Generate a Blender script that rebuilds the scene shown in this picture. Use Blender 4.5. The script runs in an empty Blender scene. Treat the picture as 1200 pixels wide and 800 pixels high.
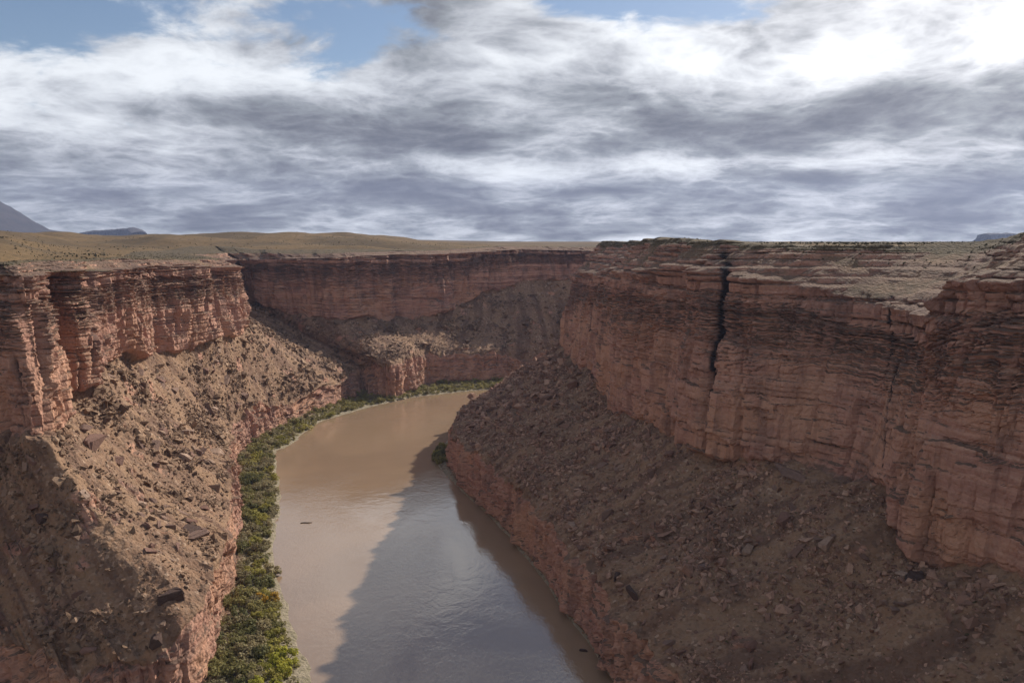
import bpy, bmesh, math, random
import numpy as np
from mathutils import Vector, Matrix

# ------------------------------------------------------------------ camera, sky, sun
scene = bpy.context.scene
COL = scene.collection
R = math.radians
SUN_AZ, SUN_EL = 41.5, 34.5            # degrees: to the right of the view axis, above the horizon
CAM_Z, PITCH = 140.0, 7.08

cam_d = bpy.data.cameras.new("camera")
cam_d.lens = 28.26
cam_d.sensor_width = 36.0
cam_d.clip_start = 1.0
cam_d.clip_end = 60000.0
cam = bpy.data.objects.new("camera", cam_d)
cam.location = (0, 0, CAM_Z)
cam.rotation_euler = (R(90 - PITCH), 0, 0)
COL.objects.link(cam)
scene.camera = cam

scene.view_settings.view_transform = 'Standard'
scene.view_settings.look = 'None'
scene.view_settings.exposure = 0.70
scene.view_settings.gamma = 1.0
scene.view_settings.use_curve_mapping = False


class NG:
    """small helper that writes node maths as expressions"""
    def __init__(self, tree):
        self.t = tree
        tree.nodes.clear()

    def node(self, kind, **kw):
        n = self.t.nodes.new(kind)
        for k, v in kw.items():
            setattr(n, k, v)
        return n

    def link(self, a, b):
        self.t.links.new(a, b)

    def put(self, sock, v):
        if isinstance(v, bpy.types.NodeSocket):
            self.link(v, sock)
        elif v is not None:
            sock.default_value = v

    def m(self, op, a, b=None, c=None, clamp=False):
        n = self.node('ShaderNodeMath', operation=op, use_clamp=clamp)
        for i, v in enumerate((a, b, c)):
            self.put(n.inputs[i], v)
        return n.outputs[0]

    def add(self, *a):
        r = a[0]
        for x in a[1:]:
            r = self.m('ADD', r, x)
        return r

    def mul(self, *a):
        r = a[0]
        for x in a[1:]:
            r = self.m('MULTIPLY', r, x)
        return r

    def vm(self, op, a, b=None):
        n = self.node('ShaderNodeVectorMath', operation=op)
        self.put(n.inputs[0], a)
        if b is not None:
            self.put(n.inputs[1], b)
        return n.outputs['Value'] if op in ('DOT_PRODUCT', 'LENGTH') else n.outputs['Vector']

    def sep(self, v):
        n = self.node('ShaderNodeSeparateXYZ')
        self.put(n.inputs[0], v)
        return n.outputs

    def comb(self, x, y, z):
        n = self.node('ShaderNodeCombineXYZ')
        for i, v in enumerate((x, y, z)):
            self.put(n.inputs[i], v)
        return n.outputs[0]

    def noise(self, vec, scale, detail=4.0, rough=0.5, dist=0.0, lac=2.0):
        n = self.node('ShaderNodeTexNoise')
        self.put(n.inputs['Vector'], vec)
        n.inputs['Scale'].default_value = scale
        n.inputs['Detail'].default_value = detail
        n.inputs['Roughness'].default_value = rough
        n.inputs['Lacunarity'].default_value = lac
        n.inputs['Distortion'].default_value = dist
        return n.outputs['Fac']

    def voro(self, vec, scale, feature='F1', out='Distance', rnd=1.0):
        n = self.node('ShaderNodeTexVoronoi', feature=feature)
        self.put(n.inputs['Vector'], vec)
        n.inputs['Scale'].default_value = scale
        n.inputs['Randomness'].default_value = rnd
        return n.outputs[out]

    def smooth(self, x, a, b, lo=0.0, hi=1.0):
        n = self.node('ShaderNodeMapRange', interpolation_type='SMOOTHSTEP')
        self.put(n.inputs[0], x)
        for i, v in enumerate((a, b, lo, hi)):
            n.inputs[i + 1].default_value = v
        return n.outputs[0]

    def mix(self, f, a, b, blend='MIX'):
        n = self.node('ShaderNodeMix', data_type='RGBA', blend_type=blend)
        self.put(n.inputs[0], f)
        for s, v in ((n.inputs[6], a), (n.inputs[7], b)):
            if isinstance(v, (tuple, list)):
                v = (*v[:3], 1.0)
            self.put(s, v)
        return n.outputs[2]

    def ramp(self, f, stops, interp='LINEAR'):
        n = self.node('ShaderNodeValToRGB')
        cr = n.color_ramp
        cr.interpolation = interp
        while len(cr.elements) < len(stops):
            cr.elements.new(0.5)
        for e, (p, c) in zip(cr.elements, stops):
            e.position = p
            e.color = (*c, 1.0) if len(c) == 3 else c
        self.put(n.inputs[0], f)
        return n.outputs[0]

    def bump(self, h, dist, strength=1.0, normal=None):
        n = self.node('ShaderNodeBump')
        n.inputs['Strength'].default_value = strength
        n.inputs['Distance'].default_value = dist
        self.put(n.inputs['Height'], h)
        if normal is not None:
            self.put(n.inputs['Normal'], normal)
        return n.outputs[0]


def px_dir(px, py):
    """view direction (azimuth, elevation in radians) of a spot in the sky, for laying out the clouds"""
    f = 942.0
    x, y = (px - 600) / f, (400 - py) / f
    c, s = math.cos(R(PITCH)), math.sin(R(PITCH))
    d = Vector((x, c + y * s, y * c - s)).normalized()
    return math.atan2(d.x, d.y), math.asin(d.z)


def build_world():
    w = bpy.data.worlds.new("World")
    scene.world = w
    w.use_nodes = True
    g = NG(w.node_tree)
    out = g.node('ShaderNodeOutputWorld')
    d = g.node('ShaderNodeTexCoord').outputs['Generated']
    d = g.vm('NORMALIZE', d)
    sky = g.node('ShaderNodeTexSky', sky_type='NISHITA', sun_disc=False)
    sky.sun_elevation = R(SUN_EL)
    sky.sun_rotation = R(SUN_AZ)
    sky.altitude = 1100
    sky.dust_density = 1.2
    x, y, z = g.sep(d)
    az = g.m('ARCTAN2', x, y)
    el = g.m('ARCSINE', z)
    zc = g.m('ABSOLUTE', z)
    k = g.m('DIVIDE', 1.0, g.add(zc, 0.20))
    P = g.comb(g.mul(x, k), g.mul(y, k), 0.0)

    def blob(px, py, sx, sy, amp):
        a0, e0 = px_dir(px, py)
        u = g.m('DIVIDE', g.m('SUBTRACT', az, a0), sx / 942.0)
        v = g.m('DIVIDE', g.m('SUBTRACT', el, e0), sy / 942.0)
        r2 = g.add(g.mul(u, u), g.mul(v, v))
        return g.mul(g.m('EXPONENT', g.mul(r2, -0.5)), amp)

    sundir = Vector((math.sin(R(SUN_AZ)) * math.cos(R(SUN_EL)), math.cos(R(SUN_AZ)) * math.cos(R(SUN_EL)), math.sin(R(SUN_EL))))
    cs = g.vm('DOT_PRODUCT', d, tuple(sundir))
    glow = g.m('POWER', g.m('MAXIMUM', cs, 0.0), 9.0)

    # slow warp keeps the layers from running dead level
    Pm = g.vm('ADD', g.vm('MULTIPLY', P, (0.85, 0.85, 1.0)), (3.7, 1.3, 0.0))
    wv = g.node('ShaderNodeTexNoise')
    g.put(wv.inputs['Vector'], Pm)
    wv.inputs['Scale'].default_value = 1.6
    wv.inputs['Detail'].default_value = 2.0
    Pw = g.vm('ADD', Pm, g.vm('MULTIPLY', g.vm('SUBTRACT', wv.outputs['Color'], (0.5, 0.5, 0.5)), (0.28, 0.28, 0.0)))

    def field(Q):
        n1 = g.noise(Q, 1.0, 2.0, 0.5)                          # big cloud masses
        n2 = g.noise(g.vm('ADD', Q, (11.0, 4.0, 2.0)), 2.6, 7.0, 0.55)
        b1 = g.m('ABSOLUTE', g.add(g.noise(g.vm('ADD', Q, (5.0, 9.0, 1.0)), 3.2, 2.0, 0.5), -0.5))   # billows
        b2 = g.m('ABSOLUTE', g.add(g.noise(g.vm('ADD', Q, (1.0, 7.0, 3.0)), 8.0, 5.0, 0.6), -0.5))
        return g.add(g.mul(g.add(n1, -0.5), 0.8), g.mul(g.add(n2, -0.5), 1.35), g.mul(g.add(b1, -0.09), 1.0), g.mul(g.add(b2, -0.08), 0.9))
    fld = field(Pw)
    rel = g.m('SUBTRACT', field(g.vm('ADD', Pw, (0.07, 0.05, 0.0))), fld)      # thicker towards the sun = shaded side
    dark = g.add(fld, 0.55,
                 blob(100, 150, 190, 36, 0.13), blob(760, 118, 150, 24, 0.15), blob(960, 135, 220, 26, 0.20), blob(1130, 145, 120, 34, 0.14),
                 blob(640, 250, 900, 26, 0.14), blob(480, 150, 190, 28, 0.12), blob(1020, 216, 260, 20, 0.16),
                 blob(60, 215, 190, 26, 0.10), blob(240, 125, 60, 22, 0.08), blob(560, 225, 500, 14, 0.06),
                 blob(600, 198, 120, 12, -0.22), blob(985, 188, 110, 9, -0.34), blob(230, 232, 130, 8, -0.14),
                 blob(1010, 82, 170, 14, -0.16), blob(330, 92, 220, 22, -0.20), blob(1190, 70, 90, 40, -0.14), blob(90, 75, 110, 24, -0.16),
                 blob(560, 70, 180, 30, -0.16), blob(600, 281, 900, 5, -0.16), g.mul(g.smooth(el, R(12), R(20)), -0.36), g.mul(g.m('MINIMUM', g.m('MAXIMUM', rel, -0.3), 0.3), 1.0))
    cover = g.add(fld, 0.62,
                  blob(450, 30, 110, 24, -0.62), blob(40, 22, 110, 24, -0.60), blob(730, 4, 80, 12, -0.55), blob(370, 76, 46, 12, -0.35),
                  blob(870, 18, 40, 12, -0.35), blob(410, 60, 30, 10, -0.25),
                  blob(640, 200, 1200, 66, 0.6), blob(1050, 50, 200, 34, 0.3), blob(240, 36, 90, 30, 0.32), blob(600, 30, 60, 20, 0.25),
                  g.mul(g.smooth(el, R(16), R(38)), -0.24))
    cov = g.smooth(cover, 0.30, 0.62)
    dk = g.smooth(dark, 0.02, 1.12)
    white = g.mix(glow, (0.66, 0.685, 0.72), (1.6, 1.57, 1.53))
    body = g.ramp(dk, [(0.0, (1.2, 1.2, 1.19)), (0.22, (0.87, 0.876, 0.89)), (0.42, (0.62, 0.625, 0.65)), (0.62, (0.395, 0.41, 0.428)), (0.82, (0.255, 0.26, 0.284)), (1.0, (0.155, 0.16, 0.184))])
    cloud = g.mix(1.0, white, body, 'MULTIPLY')
    b1 = g.node('ShaderNodeBackground')
    g.link(sky.outputs[0], b1.inputs[0])
    b1.inputs[1].default_value = 0.058
    b2 = g.node('ShaderNodeBackground')
    g.link(cloud, b2.inputs[0])
    b2.inputs[1].default_value = 0.75
    mx = g.node('ShaderNodeMixShader')
    g.link(cov, mx.inputs[0])
    g.link(b1.outputs[0], mx.inputs[1])
    g.link(b2.outputs[0], mx.inputs[2])
    g.link(mx.outputs[0], out.inputs[0])


build_world()

sun_d = bpy.data.lights.new("sun", 'SUN')
sun_d.energy = 3.4
sun_d.angle = R(0.6)
sun_d.color = (1.0, 0.93, 0.82)
sun = bpy.data.objects.new("sun", sun_d)
sun.rotation_euler = (R(90 - SUN_EL), 0, R(180 - SUN_AZ))
sun.location = (300, 300, 600)
COL.objects.link(sun)

# ------------------------------------------------------------------ helpers
_rng = np.random.RandomState(7)
_PERM = _rng.permutation(4096).astype(np.int64)
_GRAD = _rng.normal(size=(4096, 3))
_GRAD /= np.linalg.norm(_GRAD, axis=1)[:, None]
_GRAD = _GRAD.astype(np.float32)


def _hash(i, j, k):
    return _PERM[(_PERM[(_PERM[i & 4095] + j) & 4095] + k) & 4095]


def noise3(p, seed=0):
    """gradient noise, about -0.8 .. 0.8"""
    p = np.asarray(p, dtype=np.float64) + seed * 17.37
    i = np.floor(p).astype(np.int64)
    f = (p - i).astype(np.float32)
    u = f * f * f * (f * (f * 6 - 15) + 10)
    tot = 0.0
    for dx in (0, 1):
        wx = u[..., 0] if dx else 1 - u[..., 0]
        for dy in (0, 1):
            wy = u[..., 1] if dy else 1 - u[..., 1]
            for dz in (0, 1):
                wz = u[..., 2] if dz else 1 - u[..., 2]
                gv = _GRAD[_hash(i[..., 0] + dx, i[..., 1] + dy, i[..., 2] + dz)]
                dot = gv[..., 0] * (f[..., 0] - dx) + gv[..., 1] * (f[..., 1] - dy) + gv[..., 2] * (f[..., 2] - dz)
                tot = tot + wx * wy * wz * dot
    return tot * 1.4


def fbm(p, oct=4, seed=0, gain=0.5, lac=2.03):
    a, s, t = 1.0, 0.0, 0.0
    p = np.asarray(p, dtype=np.float64)
    for o in range(oct):
        s = s + a * noise3(p, seed + o * 3)
        t += a
        a *= gain
        p = p * lac
    return s / t


def ridged(p, oct=3, seed=0):
    a, s, t = 1.0, 0.0, 0.0
    p = np.asarray(p, dtype=np.float64)
    for o in range(oct):
        s = s + a * (1 - 2 * np.abs(noise3(p, seed + o * 5)))
        t += a
        a *= 0.5
        p = p * 2.1
    return s / t


def hash01(i, j, seed=0):
    return _hash(np.asarray(i, dtype=np.int64), np.asarray(j, dtype=np.int64), seed) / 4096.0


def sstep(x, a, b):
    t = np.clip((x - a) / (b - a), 0, 1)
    return t * t * (3 - 2 * t)


def gsmooth(a, sig):
    n = int(sig * 3) + 1
    k = np.exp(-0.5 * (np.arange(-n, n + 1) / sig) ** 2)
    k /= k.sum()
    pad = np.concatenate([np.repeat(a[:1], n, 0), a, np.repeat(a[-1:], n, 0)])
    return np.stack([np.convolve(pad[:, c], k, 'valid') for c in range(a.shape[1])], 1)


def mesh_from(name, V, faces_quads=None, tris=None):
    me = bpy.data.meshes.new(name)
    V = np.ascontiguousarray(V, dtype=np.float32)
    me.vertices.add(len(V))
    me.vertices.foreach_set('co', V.ravel())
    nq = 0 if faces_quads is None else len(faces_quads)
    nt = 0 if tris is None else len(tris)
    loops = np.concatenate([np.asarray(faces_quads, dtype=np.int32).ravel() if nq else np.zeros(0, np.int32),
                            np.asarray(tris, dtype=np.int32).ravel() if nt else np.zeros(0, np.int32)])
    start = np.concatenate([np.arange(nq, dtype=np.int32) * 4, nq * 4 + np.arange(nt, dtype=np.int32) * 3])
    me.loops.add(len(loops))
    me.loops.foreach_set('vertex_index', loops)
    me.polygons.add(nq + nt)
    me.polygons.foreach_set('loop_start', start)
    me.update(calc_edges=True)
    me.validate()
    return me


def set_attr(me, name, data, kind='FLOAT_COLOR'):
    a = me.attributes.new(name, kind, 'POINT')
    if kind == 'FLOAT_COLOR':
        a.data.foreach_set('color', np.ascontiguousarray(data, dtype=np.float32).ravel())
    else:
        a.data.foreach_set('value', np.ascontiguousarray(data, dtype=np.float32).ravel())


def link(name, me, mat=None, parent=None):
    o = bpy.data.objects.new(name, me)
    COL.objects.link(o)
    if mat is not None:
        me.materials.append(mat)
    if parent is not None:
        o.parent = parent
    return o


def tag(o, label=None, cat=None, group=None, kind=None):
    for k, v in (('label', label), ('category', cat), ('group', group), ('kind', kind)):
        if v:
            o[k] = v
    return o


def new_mat(name):
    m = bpy.data.materials.new(name)
    m.use_nodes = True
    g = NG(m.node_tree)
    out = g.node('ShaderNodeOutputMaterial')
    bs = g.node('ShaderNodeBsdfPrincipled')
    g.link(bs.outputs[0], out.inputs[0])
    return m, g, bs


# ------------------------------------------------------------------ materials
def mat_canyon():
    m, g, bs = new_mat('canyon_rock')
    geo = g.node('ShaderNodeNewGeometry')
    P = geo.outputs['Position']
    at = g.node('ShaderNodeAttribute', attribute_name='zone')
    cr, st, so = g.sep(at.outputs['Color'])
    x, y, z = g.sep(P)
    warp = g.noise(P, 0.02, 3.0, 0.5)
    zz = g.add(z, g.mul(warp, 10.0))
    strat = g.noise(g.comb(g.mul(x, 0.004), g.mul(y, 0.004), g.mul(zz, 0.17)), 1.0, 6.0, 0.65)
    fine = g.noise(g.vm('MULTIPLY', P, (0.12, 0.12, 0.9)), 1.0, 6.0, 0.6)
    patch = g.noise(P, 0.035, 5.0, 0.55, 0.3)
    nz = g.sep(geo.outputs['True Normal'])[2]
    red = g.ramp(strat, [(0.28, (0.275, 0.135, 0.097)), (0.42, (0.414, 0.212, 0.153)), (0.5, (0.498, 0.279, 0.200)), (0.58, (0.373, 0.187, 0.135)), (0.7, (0.527, 0.324, 0.237))])
    lowz = g.smooth(z, 118.0, 80.0)
    red = g.mix(g.mul(g.smooth(patch, 0.38, 0.62), g.add(g.mul(lowz, 0.7), 0.15)), red, (0.511, 0.279, 0.176))
    red = g.mix(g.mul(g.smooth(fine, 0.45, 0.7), 0.3), red, (0.275, 0.166, 0.122))
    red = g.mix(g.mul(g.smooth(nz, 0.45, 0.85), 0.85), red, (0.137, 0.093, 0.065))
    # desert varnish: long streaks from the top, brown-black
    var = g.noise(g.vm('MULTIPLY', P, (0.112, 0.112, 0.018)), 1.0, 6.0, 0.62)
    band = g.noise(g.vm('MULTIPLY', P, (0.018, 0.018, 0.146)), 1.0, 5.0, 0.6)
    vmask = g.mul(g.smooth(g.add(var, g.mul(st, 0.25), g.mul(g.m('SUBTRACT', band, 0.5), 0.45)), 0.50, 0.70), 0.50)
    red = g.mix(vmask, red, (0.125, 0.075, 0.064))
    red = g.mix(g.smooth(st, 0.50, 0.92), red, (0.025, 0.018, 0.018))  # near-black clefts: crack shade painted over the varnish
    # rubble slopes
    t1 = g.noise(P, 0.05, 5.0, 0.6, 0.4)
    cell = g.voro(P, 0.9, 'F1', 'Color')
    cv = g.sep(cell)[0]
    tal = g.ramp(t1, [(0.30, (0.158, 0.092, 0.061)), (0.45, (0.239, 0.139, 0.085)), (0.58, (0.285, 0.172, 0.105)), (0.72, (0.266, 0.129, 0.081))])
    tal = g.mix(g.mul(g.smooth(cv, 0.2, 0.9), 0.55), tal, (0.310, 0.208, 0.142))
    tal = g.mix(g.mul(g.smooth(g.sep(cell)[1], 0.72, 0.95), 0.6), tal, (0.090, 0.058, 0.042))
    tal = g.mix(g.mul(g.smooth(g.sep(cell)[2], 0.93, 0.99), 0.7), tal, (0.505, 0.356, 0.254))
    fl = at.outputs['Alpha']
    tal = g.mix(g.mul(g.smooth(fl, 0.48, 0.75), 0.75), tal, (0.148, 0.085, 0.058))
    tal = g.mix(g.mul(g.smooth(fl, 0.50, 0.25), 0.65), tal, (0.289, 0.178, 0.107))
    # thin dry grass and soil above the rim
    s1 = g.noise(P, 0.25, 6.0, 0.7)
    s2 = g.noise(P, 0.012, 4.0, 0.55)
    soil = g.ramp(s1, [(0.35, (0.062, 0.048, 0.028)), (0.5, (0.115, 0.083, 0.048)), (0.65, (0.142, 0.101, 0.058))])
    soil = g.mix(g.mul(g.smooth(s2, 0.45, 0.65), 0.5), soil, (0.078, 0.058, 0.035))
    k1 = g.smooth(g.add(cr, g.mul(g.m('SUBTRACT', t1, 0.5), 0.5)), 0.35, 0.6)
    colr = g.mix(k1, tal, red)
    colr = g.mix(g.smooth(g.add(so, g.mul(g.m('SUBTRACT', s1, 0.5), 0.6)), 0.35, 0.65), colr, soil)
    bk = g.node('ShaderNodeAttribute', attribute_name='bank').outputs['Fac']
    sand = g.mix(g.smooth(s1, 0.4, 0.65), (0.31, 0.255, 0.18), (0.20, 0.17, 0.105))
    colr = g.mix(g.mul(bk, 1.0), colr, sand)
    g.link(colr, bs.inputs['Base Color'])
    bs.inputs['Roughness'].default_value = 0.92
    bs.inputs['Specular IOR Level'].default_value = 0.2
    h1 = g.noise(P, 0.55, 6.0, 0.68)
    h2 = g.voro(P, 0.8, 'F1', 'Distance')
    h3 = g.noise(g.vm('MULTIPLY', P, (0.35, 0.35, 1.3)), 1.0, 6.0, 0.7)
    h = g.add(g.mul(h1, 0.9), g.mul(h2, -0.45), g.mul(h3, 0.35))
    g.link(g.bump(h, 1.1, 0.9), bs.inputs['Normal'])
    return m


def mat_plateau():
    m, g, bs = new_mat('desert_grass')
    P = g.node('ShaderNodeNewGeometry').outputs['Position']
    s1 = g.noise(P, 0.20, 7.0, 0.7)
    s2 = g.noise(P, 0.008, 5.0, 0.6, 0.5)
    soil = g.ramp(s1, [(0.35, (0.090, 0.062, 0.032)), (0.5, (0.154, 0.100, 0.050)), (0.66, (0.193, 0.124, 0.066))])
    soil = g.mix(g.mul(g.smooth(s2, 0.42, 0.62), 0.85), soil, (0.090, 0.064, 0.038))  # broad dark patches: cloud shade put into the ground colour
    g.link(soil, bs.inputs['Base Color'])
    bs.inputs['Roughness'].default_value = 0.95
    bs.inputs['Specular IOR Level'].default_value = 0.1
    g.link(g.bump(g.noise(P, 0.6, 5.0, 0.7), 0.6, 0.8), bs.inputs['Normal'])
    return m


def mat_water():
    m, g, bs = new_mat('silty_water')
    P = g.node('ShaderNodeNewGeometry').outputs['Position']
    n = g.noise(P, 0.012, 4.0, 0.5, 0.6)
    c = g.mix(g.smooth(n, 0.4, 0.65), (0.285, 0.192, 0.122), (0.25, 0.17, 0.11))
    g.link(c, bs.inputs['Base Color'])
    patch = g.smooth(g.noise(g.vm('MULTIPLY', P, (1.0, 0.5, 1.0)), 0.018, 4.0, 0.55, 1.0), 0.35, 0.7)
    bs.inputs['Roughness'].default_value = 0.06
    bs.inputs['IOR'].default_value = 1.85
    w1 = g.noise(g.vm('MULTIPLY', P, (1.0, 0.55, 1.0)), 0.8, 5.0, 0.6, 0.3)
    w2 = g.noise(P, 0.12, 3.0, 0.5, 0.8)
    h = g.add(g.mul(w1, g.add(0.03, g.mul(patch, 0.10))), g.mul(w2, 0.10))
    g.link(g.bump(h, 1.0, 0.9), bs.inputs['Normal'])
    return m


def mat_rock(name, c1, c2, c3):
    m, g, bs = new_mat(name)
    P = g.node('ShaderNodeNewGeometry').outputs['Position']
    rnd = g.node('ShaderNodeNewGeometry').outputs['Random Per Island']
    orn = g.node('ShaderNodeObjectInfo').outputs['Random']
    f = g.m('FRACT', g.add(rnd, orn))
    c = g.ramp(f, [(0.0, c1), (0.55, c2), (1.0, c3)])
    n = g.noise(P, 0.9, 6.0, 0.65)
    c = g.mix(g.mul(g.smooth(n, 0.4, 0.75), 0.6), c, tuple(v * 0.55 for v in c2))
    g.link(c, bs.inputs['Base Color'])
    bs.inputs['Roughness'].default_value = 0.9
    bs.inputs['Specular IOR Level'].default_value = 0.2
    g.link(g.bump(g.noise(P, 1.6, 6.0, 0.7), 0.5, 0.8), bs.inputs['Normal'])
    return m


def mat_leaf(name, c1, c2):
    m, g, bs = new_mat(name)
    P = g.node('ShaderNodeNewGeometry').outputs['Position']
    rnd = g.node('ShaderNodeNewGeometry').outputs['Random Per Island']
    orn = g.node('ShaderNodeObjectInfo').outputs['Random']
    n = g.noise(P, 0.35, 3.0, 0.6)
    f = g.add(g.mul(rnd, 0.45), g.mul(orn, 0.35), g.mul(n, 0.4), -0.1)
    c = g.mix(g.smooth(f, 0.1, 0.95), c1, c2)
    g.link(c, bs.inputs['Base Color'])
    tr = g.node('ShaderNodeBsdfTranslucent')
    g.link(c, tr.inputs[0])
    mx = g.node('ShaderNodeMixShader')
    mx.inputs[0].default_value = 0.35
    g.link(bs.outputs[0], mx.inputs[1])
    g.link(tr.outputs[0], mx.inputs[2])
    g.link(mx.outputs[0], [n for n in g.t.nodes if n.type == 'OUTPUT_MATERIAL'][0].inputs[0])
    bs.inputs['Roughness'].default_value = 0.7
    bs.inputs['Specular IOR Level'].default_value = 0.2
    return m


def mat_plain(name, c, rough=0.9, nscale=1.0, c2=None):
    m, g, bs = new_mat(name)
    P = g.node('ShaderNodeNewGeometry').outputs['Position']
    n = g.noise(P, nscale, 6.0, 0.65)
    cc = g.mix(g.smooth(n, 0.35, 0.65), c, c2 if c2 else tuple(v * 0.6 for v in c))
    g.link(cc, bs.inputs['Base Color'])
    bs.inputs['Roughness'].default_value = rough
    bs.inputs['Specular IOR Level'].default_value = 0.2
    g.link(g.bump(n, 0.3 / nscale, 0.6), bs.inputs['Normal'])
    return m


M_CANYON = mat_canyon()
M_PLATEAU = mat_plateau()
M_WATER = mat_water()

# ------------------------------------------------------------------ canyon: control curves in plan (metres)
#   W waterline, C foot of the low cliff, L its top, B foot of the main cliff, P the rim; (x, y) or (x, y, z)
LEFT = [
    # W            C             L                B                P
    ((-40, -420), (-300, -430), (-305, -430, 24), (-330, -440, 70), (-350, -440, 132), 127),
    ((-45, -120), (-300, -120), (-305, -120, 24), (-330, -120, 70), (-350, -120, 132), 127),
    ((-55, 60),   (-300, 90),   (-305, 100, 24),  (-335, 150, 70),  (-355, 160, 132),  127),
    ((-58, 160),  (-235, 244),  (-240, 250, 25),  (-310, 330, 71),  (-325, 352, 132),  127),
    ((-59, 190),  (-155, 226),  (-160, 233, 20),  (-245, 318, 72),  (-258, 336, 132),  127),
    ((-60, 208),  (-121, 216),  (-126, 223, 18),  (-200, 292, 72),  (-214, 312, 132),  127),
    ((-62, 226),  (-101, 223),  (-105, 229, 22),  (-170, 272, 71),  (-186, 291, 132),  128),
    ((-64, 241),  (-97, 238),   (-99, 243, 28),   (-161, 269, 70),  (-178, 287, 132),  128),
    ((-79, 275),  (-106, 280),  (-108, 286, 25),  (-172, 300, 73),  (-190, 312, 132),  128),
    ((-94, 311),  (-116, 320),  (-119, 323, 23),  (-189, 328, 79),  (-205, 335, 132),  128),
    ((-112, 360), (-130, 368),  (-133, 369, 22),  (-181, 341, 78),  (-203, 350, 132),  128),
    ((-121, 404), (-143, 408),  (-146, 408, 22),  (-203, 395, 80),  (-218, 398, 131),  126),
    ((-135, 450), (-159, 450),  (-162, 450, 22),  (-205, 450, 78),  (-221, 452, 131),  126),
    ((-150, 495), (-172, 492),  (-176, 492, 23),  (-199, 487, 76),  (-216, 487, 130),  125),
    ((-158, 522), (-180, 522),  (-184, 525, 24),  (-193, 516, 76),  (-211, 517, 129),  124),
    ((-154, 550), (-179, 560),  (-186, 562, 22),  (-200, 570, 77),  (-218, 572, 128),  122),
    ((-151, 606), (-168, 612),  (-170, 612, 22),  (-206, 621, 80),  (-226, 618, 127),  120),
    ((-130, 659), (-143, 700),  (-146, 710, 22),  (-225, 662, 82),  (-250, 655, 128),  121),
    ((-120, 676), (-137, 722),  (-146, 740, 24),  (-275, 740, 84),  (-300, 735, 129),  122),
    ((-110, 690), (-124, 712),  (-130, 732, 28),  (-280, 830, 80),  (-305, 850, 129),  122),
    ((-100, 703), (-108, 702),  (-110, 708, 31),  (-175, 778, 65),  (-192, 805, 129),  124),
    ((-92, 714),  (-94, 725),   (-96, 732, 37),   (-142, 790, 64),  (-152, 818, 130),  126),
    ((-60, 735),  (-82, 767),   (-84, 775, 33),   (-78, 819, 66),   (-90, 850, 131),   127),
    ((-28, 752),  (-29, 788),   (-29, 797, 29),   (-36, 860, 84),   (-52, 890, 133),   129),
    ((30, 765),   (26, 812),    (26, 822, 28),    (15, 892, 96),    (0, 920, 135),     131),
    ((90, 780),   (100, 832),   (100, 842, 26),   (75, 908, 98),    (64, 934, 134),    130),
    ((300, 805),  (300, 862),   (300, 872, 26),   (280, 940, 80),   (270, 968, 133),   129),
    ((900, 880),  (900, 930),   (900, 940, 26),   (880, 1010, 70),  (875, 1040, 133),  129),
]
RIGHT = [
    ((88, -420), (91, -420), (94, -420, 18), (190, -420, 62), (235, -420, 143), 128),
    ((85, -120), (88, -120), (92, -120, 18), (180, -120, 62), (228, -120, 143), 128),
    ((80, 60),   (82, 60),   (86, 60, 18),   (165, 60, 62),   (212, 60, 143),   129),
    ((58, 140),  (60, 140),  (64, 140, 19),  (143, 150, 61),  (186, 152, 144),  130),
    ((47, 190),  (49, 190),  (52, 190, 20),  (128, 184, 58),  (166, 196, 143.5), 130),
    ((38, 222),  (39, 222),  (42, 222, 21),  (116, 212, 53),  (156, 226, 149),  131),
    ((33, 241),  (34, 241),  (36.5, 242, 22), (112, 230, 66), (168, 264, 144), 118),
    ((27, 268),  (28, 268),  (30, 269, 25),  (101, 264, 66),  (160, 312, 138.5), 121),
    ((20, 291),  (21, 291),  (24, 293, 25),  (87, 284, 62),   (124, 306, 138.5), 126),
    ((14, 318),  (15, 318),  (17, 320, 25),  (69, 314, 60),   (96, 328, 139.5), 128),
    ((3, 355),   (4, 355),   (6, 357, 26),   (64, 362, 58),   (84, 372, 140.5),   127),
    ((-10, 395), (-9, 395),  (-7, 398, 26),  (53, 426, 54),   (78, 436, 141.5),   124),
    ((-30, 446), (-29, 446), (-26, 449, 24), (51, 500, 60),   (84, 512, 140.5), 121),
    ((-47, 500), (-40, 500), (-38, 503, 21), (42, 575, 54),   (86, 586, 140),   117),
    ((-49, 530), (-41, 530), (-38, 535, 21), (40, 630, 56),   (81, 638, 140),   113),
    ((-41, 580), (-37, 580), (-33, 590, 22), (46, 672, 58),   (72, 668, 139.5), 112),
    ((-10, 650), (-9, 650),  (0, 655, 22),   (75, 700, 58),   (97, 686, 139.5), 113),
    ((70, 712),  (71, 712),  (74, 704, 22),  (140, 716, 60),  (150, 694, 139.5), 117),
    ((200, 738), (200, 737), (200, 732, 22), (260, 718, 60),  (265, 694, 139.5), 118),
    ((900, 790), (900, 789), (900, 784, 22), (900, 760, 60),  (900, 735, 139.5), 118),
]


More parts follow.
